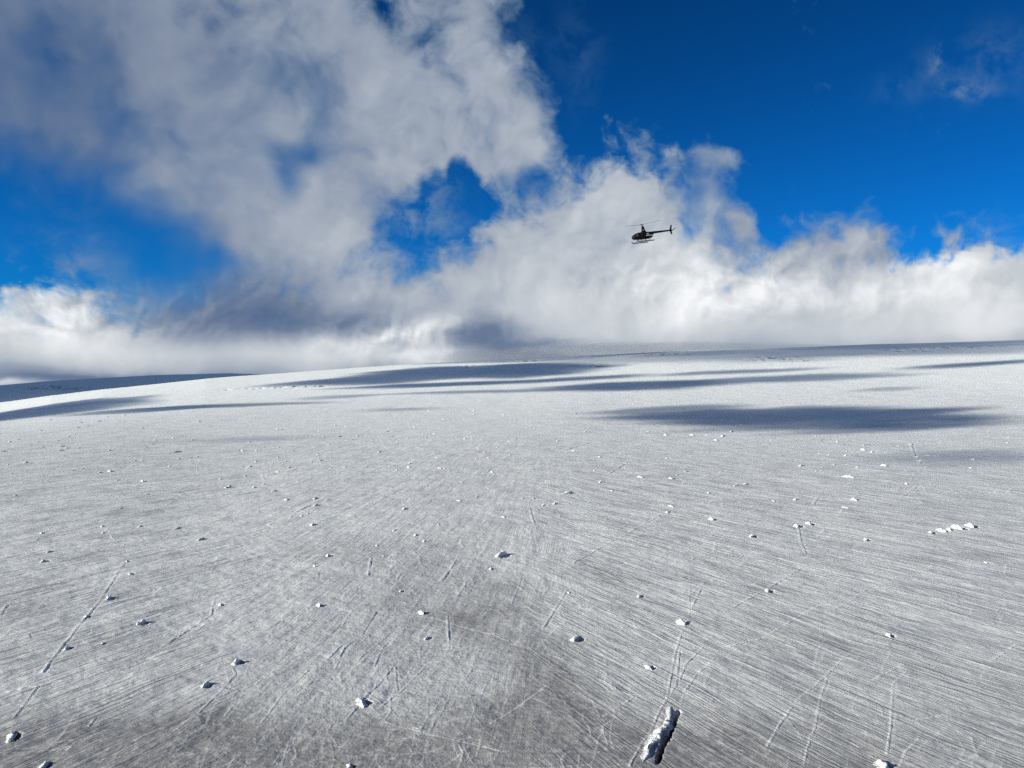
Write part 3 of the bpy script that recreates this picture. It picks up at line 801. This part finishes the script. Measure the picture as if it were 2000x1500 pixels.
# warp the sky coordinates so that no cloud edge is a smooth curve
wn = b.noise(p, .11, 3, .55)
w1 = b.vm('SCALE', b.vm('SUBTRACT', wn.outputs['Color'], (.5, .5, .5)).outputs[0], 5.0).outputs[0]
wn2 = b.noise(p, .5, 5, .6)
w2 = b.vm('SCALE', b.vm('SUBTRACT', wn2.outputs['Color'], (.5, .5, .5)).outputs[0], .95).outputs[0]
pw = b.vm('ADD', b.vm('ADD', p, w1).outputs[0], w2).outputs[0]
pb = b.vm('ADD', p, b.vm('SCALE', w1, .35).outputs[0]).outputs[0]
pb = b.vm('ADD', pb, b.vm('SCALE', w2, .55).outputs[0]).outputs[0]
sb = N.new('ShaderNodeSeparateXYZ'); L.new(pb, sb.inputs[0])
azw, elw = sb.outputs[0], sb.outputs[1]

sp0 = (az, el)
def blob(acc, px, py, rx, ry, wgt, rot=0.0, vec=None):
    """acc + wgt * gaussian, centre and radii given in photo pixels, kept as angles of the sky"""
    a, e = deg(px, py)
    k = math.degrees(1 / F)
    c = math.cos(math.atan((px - CX) / F)) ** 2
    sx, sy = 1 / (rx * k * c), 1 / (ry * k * math.sqrt(c))
    x, y = (azw, elw) if vec is None else sp0
    cr, sr = math.cos(R(rot)), math.sin(R(rot))
    if rot:
        t = b.m('MULTIPLY_ADD', y, sr * sx, b.m('MULTIPLY_ADD', x, cr * sx, -(a * cr + e * sr) * sx))
        q = b.m('MULTIPLY_ADD', y, cr * sy, b.m('MULTIPLY_ADD', x, -sr * sy, -(-a * sr + e * cr) * sy))
    else:
        t = b.m('MULTIPLY_ADD', x, sx, -a * sx)
        q = b.m('MULTIPLY_ADD', y, sy, -e * sy)
    d = b.m('MULTIPLY_ADD', t, t, b.m('MULTIPLY', q, q))
    return b.m('MULTIPLY_ADD', b.m('POWER', .3679, d), wgt, acc)

# the low bank: everything below this line is cloud
TOP = [(-900, 540), (-300, 550), (0, 566), (60, 558), (120, 546), (180, 556), (235, 586), (300, 574), (380, 540), (480, 500), (620, 470), (760, 490), (860, 480), (940, 420), (1000, 385), (1060, 360),
       (1110, 335), (1180, 330), (1250, 322), (1295, 335), (1325, 385), (1350, 440), (1400, 500), (1440, 460), (1475, 470), (1510, 512), (1550, 482), (1600, 474), (1660, 468), (1710, 478), (1790, 498), (1900, 500), (2000, 506), (2600, 500)]
top_el = curve_node(b, azw, [deg(*q) for q in TOP], -55, 55, -5, 35)
bank = b.m('MINIMUM', b.m('SUBTRACT', top_el, elw), 6.0)
# the high sheet at the upper left, a heap of soft masses
high = -4.2
for a in [(40, 90, 330, 210, 7.5, 0), (430, 120, 230, 330, 7.0, 0), (700, 130, 240, 330, 7.0, 0), (930, 230, 130, 110, 6.5, -25), (1010, 290, 80, 70, 3.5, 0), (880, 30, 90, 90, 3.0, 0), (560, 380, 170, 130, 7, 0),
          (820, 220, 170, 90, 3.5, 0), (200, 240, 160, 70, 2.5, 0), (660, -250, 330, 200, 9, 0), (100, -250, 400, 200, 9, 0)]:
    high = blob(high, *a)
high = b.m('MINIMUM', high, 3.3)
cov = b.m('SMOOTH_MAX', bank, high, 1.5)
# openings and thin places
for a in [(855, 394, 72, 54, -7.0, 35), (790, 452, 38, 30, -4.4, 0), (893, 338, 32, 32, -5.0, 0), (868, 352, 12, 36, 2.4, 10), (842, 432, 36, 12, 2.2, -20), (800, 390, 20, 20, 1.6, 0),
          (590, 300, 46, 26, -4.2, 0), (560, 350, 26, 55, -3.4, 25), (540, 140, 85, 45, -2.6, 0), (640, 190, 50, 60, -2.0, 0), (240, 210, 70, 110, -3.2, 20), (90, 70, 60, 60, -2.2, 0),
          (1035, 335, 45, 34, -1.0, 0), (750, 20, 45, 40, -4.5, 0), (850, 90, 45, 50, -3.0, 0),
          (120, 445, 150, 50, -1.3, 0), (290, 440, 70, 50, -1.0, 0), (440, 420, 70, 36, -1.0, -20), (430, 440, 60, 60, 2.2, 0), (1240, 480, 60, 26, -3.2, 0), (430, 500, 90, 30, -1.5, -30), (1330, 460, 30, 50, -2.5, 0), (950, 645, 60, 30, -1.5, 0)]:
    cov = blob(cov, *a)
# loose scraps beyond the edge
for a in [(1425, 300, 55, 24, 4.6, -25), (1390, 355, 34, 75, 4.6, 15), (1345, 330, 50, 60, 2.4, 0), (1380, 430, 40, 60, 2.0, 0), (1455, 440, 28, 40, 4.0, 0), (1600, 490, 170, 34, 2.2, 0), (1900, 545, 190, 36, 2.6, 0)]:
    cov = blob(cov, *a)
n1 = b.noise(pw, .17, 7, .52).outputs[0]
pw2 = b.vm('ADD', pw, (7.0, 3.0, 1.0)).outputs[0]
n2 = b.noise(pw2, .7, 6, .54).outputs[0]
# the high sheet is soft edged, the low heaps are crisp
soft = 2.8
for a in [(150, 250, 420, 230, 3.0, 0), (350, 520, 150, 110, 2.6, 0), (620, 250, 250, 220, 1.4, 0), (90, 560, 190, 50, -1.7, 0), (1850, 500, 300, 50, -1.4, 0), (1180, 300, 140, 70, -.6, 0), (900, 430, 70, 70, -1.2, 0), (1070, 230, 60, 90, .5, 0), (950, 80, 100, 130, 1.0, 0), (1380, 370, 70, 110, 1.6, 0), (1020, 330, 60, 60, 1.2, 0)]:
    soft = blob(soft, *a, vec=p)
n3 = b.noise(pw, .17, 3, .5).outputs[0]
fuzz = b.sm(soft, 2.9, 5.2)
n1 = b.m('MULTIPLY_ADD', fuzz, b.m('SUBTRACT', n3, n1), n1)
nn = b.m('ADD', b.m('MULTIPLY_ADD', n1, 11.0, -5.5), b.m('MULTIPLY', b.m('MULTIPLY_ADD', n2, 7.6, -3.8), b.m('MULTIPLY_ADD', fuzz, -.8, 1.0)))
den = b.m('ADD', cov, nn)
alpha = b.sm(den, b.m('MULTIPLY', soft, -.8), b.m('MULTIPLY', soft, .9))
# keep the clouds to the side of the sky the photograph looks at; overhead and behind it is clear
keep = b.m('MULTIPLY', b.m('SUBTRACT', 1.0, b.sm(b.m('ABSOLUTE', az), 50.0, 75.0)), b.m('SUBTRACT', 1.0, b.sm(el, 34.0, 48.0)))
alpha = b.m('MULTIPLY', alpha, keep)
# thin high scraps on the blue at the right
scr = 0.0
for a in [(1890, 180, 42, 15, .8, -14), (1828, 128, 12, 20, .6, -20), (1900, 140, 100, 50, .20, -20), (1960, 100, 60, 40, .2, -25), (1760, 180, 60, 25, .16, 0), (1130, 110, 40, 80, .13, 0), (1000, 110, 60, 60, .2, 0), (1950, 470, 60, 40, .4, 0), (845, 372, 55, 40, .42, 0), (800, 440, 50, 40, .5, 0), (870, 440, 50, 30, .4, 0), (150, 470, 120, 30, .3, 0)]:
    scr = blob(scr, *a)
scr = b.m('MULTIPLY', scr, b.sm(b.noise(pw, .55, 6, .6).outputs[0], .36, .66))
alpha = b.m('MAXIMUM', alpha, b.m('MULTIPLY', scr, .8))

# how bright the cloud is, place by place
lum = .45
for a in [(60, 120, 340, 280, -.34, 0), (560, 80, 300, 160, -.05, 0), (430, 560, 200, 85, -.26, 0), (560, 625, 260, 38, -.26, 0), (620, 520, 150, 110, .07, 0), (800, 560, 200, 60, .08, 0),
          (940, 220, 140, 90, .06, 0), (1150, 520, 200, 140, .20, 0), (1210, 350, 120, 80, .10, 0),
          (80, 620, 200, 70, .37, 0), (120, 556, 130, 20, .14, 0), (250, 685, 330, 40, .22, 0), (640, 694, 200, 26, .20, 0), (830, 690, 90, 22, .26, 0), (830, 640, 80, 18, .40, 12), (680, 668, 140, 18, .16, 0),
          (950, 650, 80, 34, -.34, 0), (200, 738, 240, 10, -.40, 0), (20, 745, 60, 8, .4, 0), (60, 722, 120, 12, -.14, 0),
          (1050, 620, 120, 60, .14, 0), (1060, 674, 140, 12, -.26, 0), (1270, 660, 150, 30, .10, 0),
          (1370, 560, 120, 70, .30, 0), (1330, 625, 110, 36, .20, 0), (1600, 570, 250, 50, .30, 0), (1860, 515, 170, 24, .26, 0), (1870, 570, 200, 70, .24, 0), (1800, 650, 320, 30, .12, 0), (1600, 640, 200, 25, .08, 0), (1980, 620, 120, 50, .18, 0), (1480, 500, 60, 40, -.04, 0), (1620, 480, 140, 20, .04, 0)]:
    lum = blob(lum, *a)
# relief: billows lit from the upper left
OFF = (-.9, 1.0, 0.0)
n3l = b.noise(b.vm('ADD', pw, OFF).outputs[0], .17, 3, .5).outputs[0]
n4 = b.noise(pw2, .55, 4, .5).outputs[0]
n4l = b.noise(b.vm('ADD', pw2, (-.3, .36, 0)).outputs[0], .55, 4, .5).outputs[0]
hard = 0.22
for a in [(1700, 650, 520, 45, -.26, 0), (1150, 640, 240, 50, -.2, 0), (250, 700, 320, 34, -.5, 0), (350, 220, 420, 260, -.14, 0), (150, 590, 330, 70, .9, 0), (1700, 530, 420, 80, .45, 0), (800, 650, 160, 36, 1.0, 0), (1330, 560, 200, 110, .35, 0)]:
    hard = blob(hard, *a, vec=p)
rel = b.m('ADD', b.m('MULTIPLY', b.m('SUBTRACT', n3, n3l), .9), b.m('MULTIPLY', b.m('SUBTRACT', n4, n4l), .8))
lum = b.m('MULTIPLY_ADD', rel, hard, lum)
lum = b.m('ADD', lum, b.m('MULTIPLY', b.m('SUBTRACT', n3, .5), .30))
# thin rims let the blue through, thick cores stand brighter
lum = b.m('ADD', lum, b.m('MULTIPLY', b.sm(den, 0.0, 5.0), .05))
cc = b.ramp(lum, [(0.0, lin(82, 106, 143)), (.22, lin(108, 125, 153)), (.5, lin(153, 164, 181)), (.75, lin(201, 207, 213)), (1.0, lin(246, 248, 250))])
cc = b.vm('SCALE', cc, 2 ** -EXPO / STR).outputs[0]
# thin cloud scatters blue first, so that its edges go through pale blue and not mauve
av = b.xyz(b.m('POWER', alpha, 1.22), alpha, b.m('POWER', alpha, .95))
colr = b.vm('ADD', skyc, b.vm('MULTIPLY', b.vm('SUBTRACT', cc, skyc).outputs[0], av).outputs[0]).outputs[0]
# clouds stand only ahead of the camera; the sky overhead and behind is clear, and below the horizon lies snow light
L.new(colr, bg.inputs['Color'])
bg.inputs['Strength'].default_value = STR

# ------------------------------------------------------------------ sun and the clouds that shade the far ice
sd = Vector((math.sin(R(SUN_AZ)) * math.cos(R(SUN_EL)), math.cos(R(SUN_AZ)) * math.cos(R(SUN_EL)), math.sin(R(SUN_EL))))
sl = bpy.data.lights.new('sun', 'SUN'); sl.energy = 5.0; sl.angle = R(.53); sl.color = (1.0, .94, .82)
so = bpy.data.objects.new('sun', sl); col.objects.link(so)
so.rotation_euler = (-sd).to_track_quat('-Z', 'Y').to_euler(); so.location = (-300, 0, 300)

def volume_mat(name, dens, colr=(1, 1, 1)):
    m, nt, N, L, bs = new_mat(name)
    N.remove(bs)
    v = N.new('ShaderNodeVolumePrincipled')
    v.inputs['Color'].default_value = (*colr, 1); v.inputs['Density'].default_value = dens
    L.new(v.outputs[0], N['Material Output'].inputs['Volume'])
    return m
M_CLOUD = volume_mat('cloud_vapour', .010)

def cloud(px, py, hw, hyt, hyb, high=1500.0, rz=70.0, thin=0, seed=0):
    x, y, z = ground_at(px, py)
    yt, yb = ground_at(px, py - hyt)[1], ground_at(px, py + hyb)[1]
    y = (yt + yb) / 2
    cloud_over(x, y, z, hw * y / F, (yt - yb) / 2, high, rz, thin, seed)

def cloud_over(x, y, z, rx, ry, high, rz, thin, seed):
    """a cloud up the sunbeam from this piece of ice"""
    rx = math.sqrt(max(rx * rx - (rz / math.tan(R(SUN_EL))) ** 2, (rx * .5) ** 2))
    c = Vector((x, y, z)) + sd * (high / math.sin(R(SUN_EL)))
    bm = bmesh.new()
    bmesh.ops.create_icosphere(bm, subdivisions=5, radius=1.0)
    P = np.array([v.co for v in bm.verts])
    n = fbm(P[:, 0] * 2.2 + seed * 3.1, P[:, 1] * 1.7 + P[:, 2] * .8 + seed, 200 + seed, 5, .6)
    n2 = fbm(P[:, 0] * 7 + seed, P[:, 1] * 5 + P[:, 2] * 3, 300 + seed, 3, .6)
    s = 1 + .58 * n + .24 * n2
    for v, k in zip(bm.verts, s): v.co = v.co * float(k)
    me = bpy.data.meshes.new('cloud'); bm.to_mesh(me); bm.free()
    o = link('cloud', me, (M_CLOUD, M_THIN, M_VEIL)[thin])
    o.location = c; o.scale = (rx, ry, rz)
    tag(o, 'grey cloud drifting high over the left side of the glacier', None, 'clouds over the glacier', 'stuff')

M_THIN = volume_mat('thin_cloud_vapour', .0065)
M_VEIL = volume_mat('veil_cloud_vapour', .0030)
SH = [(1540, 815, 350, 23, 19), (1310, 801, 120, 7, 7), (1720, 836, 150, 5, 8), (1430, 838, 130, 4, 6, 1500, 40, 1), (1840, 801, 140, 5, 5, 1500, 40, 1), (1840, 824, 190, 10, 10), (10, 812, 280, 11, 14), (300, 800, 150, 5, 6), (450, 792, 200, 4, 4, 1500, 55, 1), (860, 733, 270, 17, 12, 2600), (1060, 722, 150, 14, 12, 2600),
      (1250, 753, 210, 8, 9, 2200), (1560, 738, 270, 7, 7, 2600, 55, 1), (900, 750, 280, 4, 4, 2200),
      (505, 857, 80, 6, 7, 1500, 30, 1), (785, 800, 85, 4, 4, 1500, 30, 1), (1890, 893, 160, 14, 15, 1200, 40, 1), (1740, 760, 90, 4, 4, 1500, 40, 1), (660, 775, 90, 4, 4, 1500, 40, 1), (1900, 712, 200, 3, 3, 2600), (1150, 738, 160, 3, 3, 2600), (1420, 728, 200, 4, 3, 2600, 55, 1), (1000, 764, 260, 3, 3, 2200, 40, 1)]
for k, a in enumerate(SH): cloud(*a, seed=k)

cloud_over(-5000, 9000, 50, 3600, 2500, 3200, 120, 0, 31)
cloud_over(1350, 4050, 250, 1500, 1000, 3000, 80, 2, 32)
cloud_over(2500, 4300, 280, 900, 800, 3200, 70, 2, 33)
cloud_over(150, 5000, 220, 900, 700, 3000, 70, 2, 35)

# mist lying on the crest, where the glacier fades into the clouds
M_MIST = volume_mat('mist_vapour', .0007, (.88, .94, 1.0))
def mist(px, py, hw, ry, rz, seed):
    x, y, z = ground_at(px, py)
    bm = bmesh.new(); bmesh.ops.create_icosphere(bm, subdivisions=5, radius=1.0)
    P = np.array([v.co for v in bm.verts])
    n = fbm(P[:, 0] * 2.5 + seed * 5, P[:, 1] * 2 + P[:, 2] * 2, 400 + seed, 4, .55)
    for v, k in zip(bm.verts, 1 + .4 * n): v.co = v.co * float(k)
    me = bpy.data.meshes.new('mist'); bm.to_mesh(me); bm.free()
    me.polygons.foreach_set('use_smooth', np.ones(len(me.polygons), bool))
    o = link('mist', me, M_MIST); o.location = (x, y, z + rz * .3); o.scale = (hw * y / F, ry, rz)
    tag(o, 'thin white mist lying on the crest of the glacier', None, 'mist on the crest', 'stuff')
for k, a in enumerate([(1130, 692, 240, 600, 72), (990, 703, 140, 500, 44), (1400, 685, 250, 400, 36)]): mist(*a, k)
#CLOUDS#

# ------------------------------------------------------------------ camera and output
cam = bpy.data.cameras.new('camera'); co_ = bpy.data.objects.new('camera', cam); col.objects.link(co_)
cam.sensor_width = 36; cam.lens = 36 * F / 2000
cam.clip_start = .5; cam.clip_end = 120000
co_.location = (0, 0, HC); co_.rotation_euler = (R(90), 0, 0)
sc.camera = co_
sc.render.engine = 'CYCLES'
sc.view_settings.view_transform = 'Standard'; sc.view_settings.look = 'None'
sc.view_settings.exposure = EXPO; sc.view_settings.gamma = 1
sc.cycles.use_denoising = False; sc.cycles.sample_clamp_indirect = .6; sc.cycles.use_light_tree = False
w.cycles.sampling_method = 'MANUAL'; w.cycles.sample_map_resolution = 512
sc.cycles.max_bounces = 6; sc.cycles.diffuse_bounces = 3; sc.cycles.volume_bounces = 0
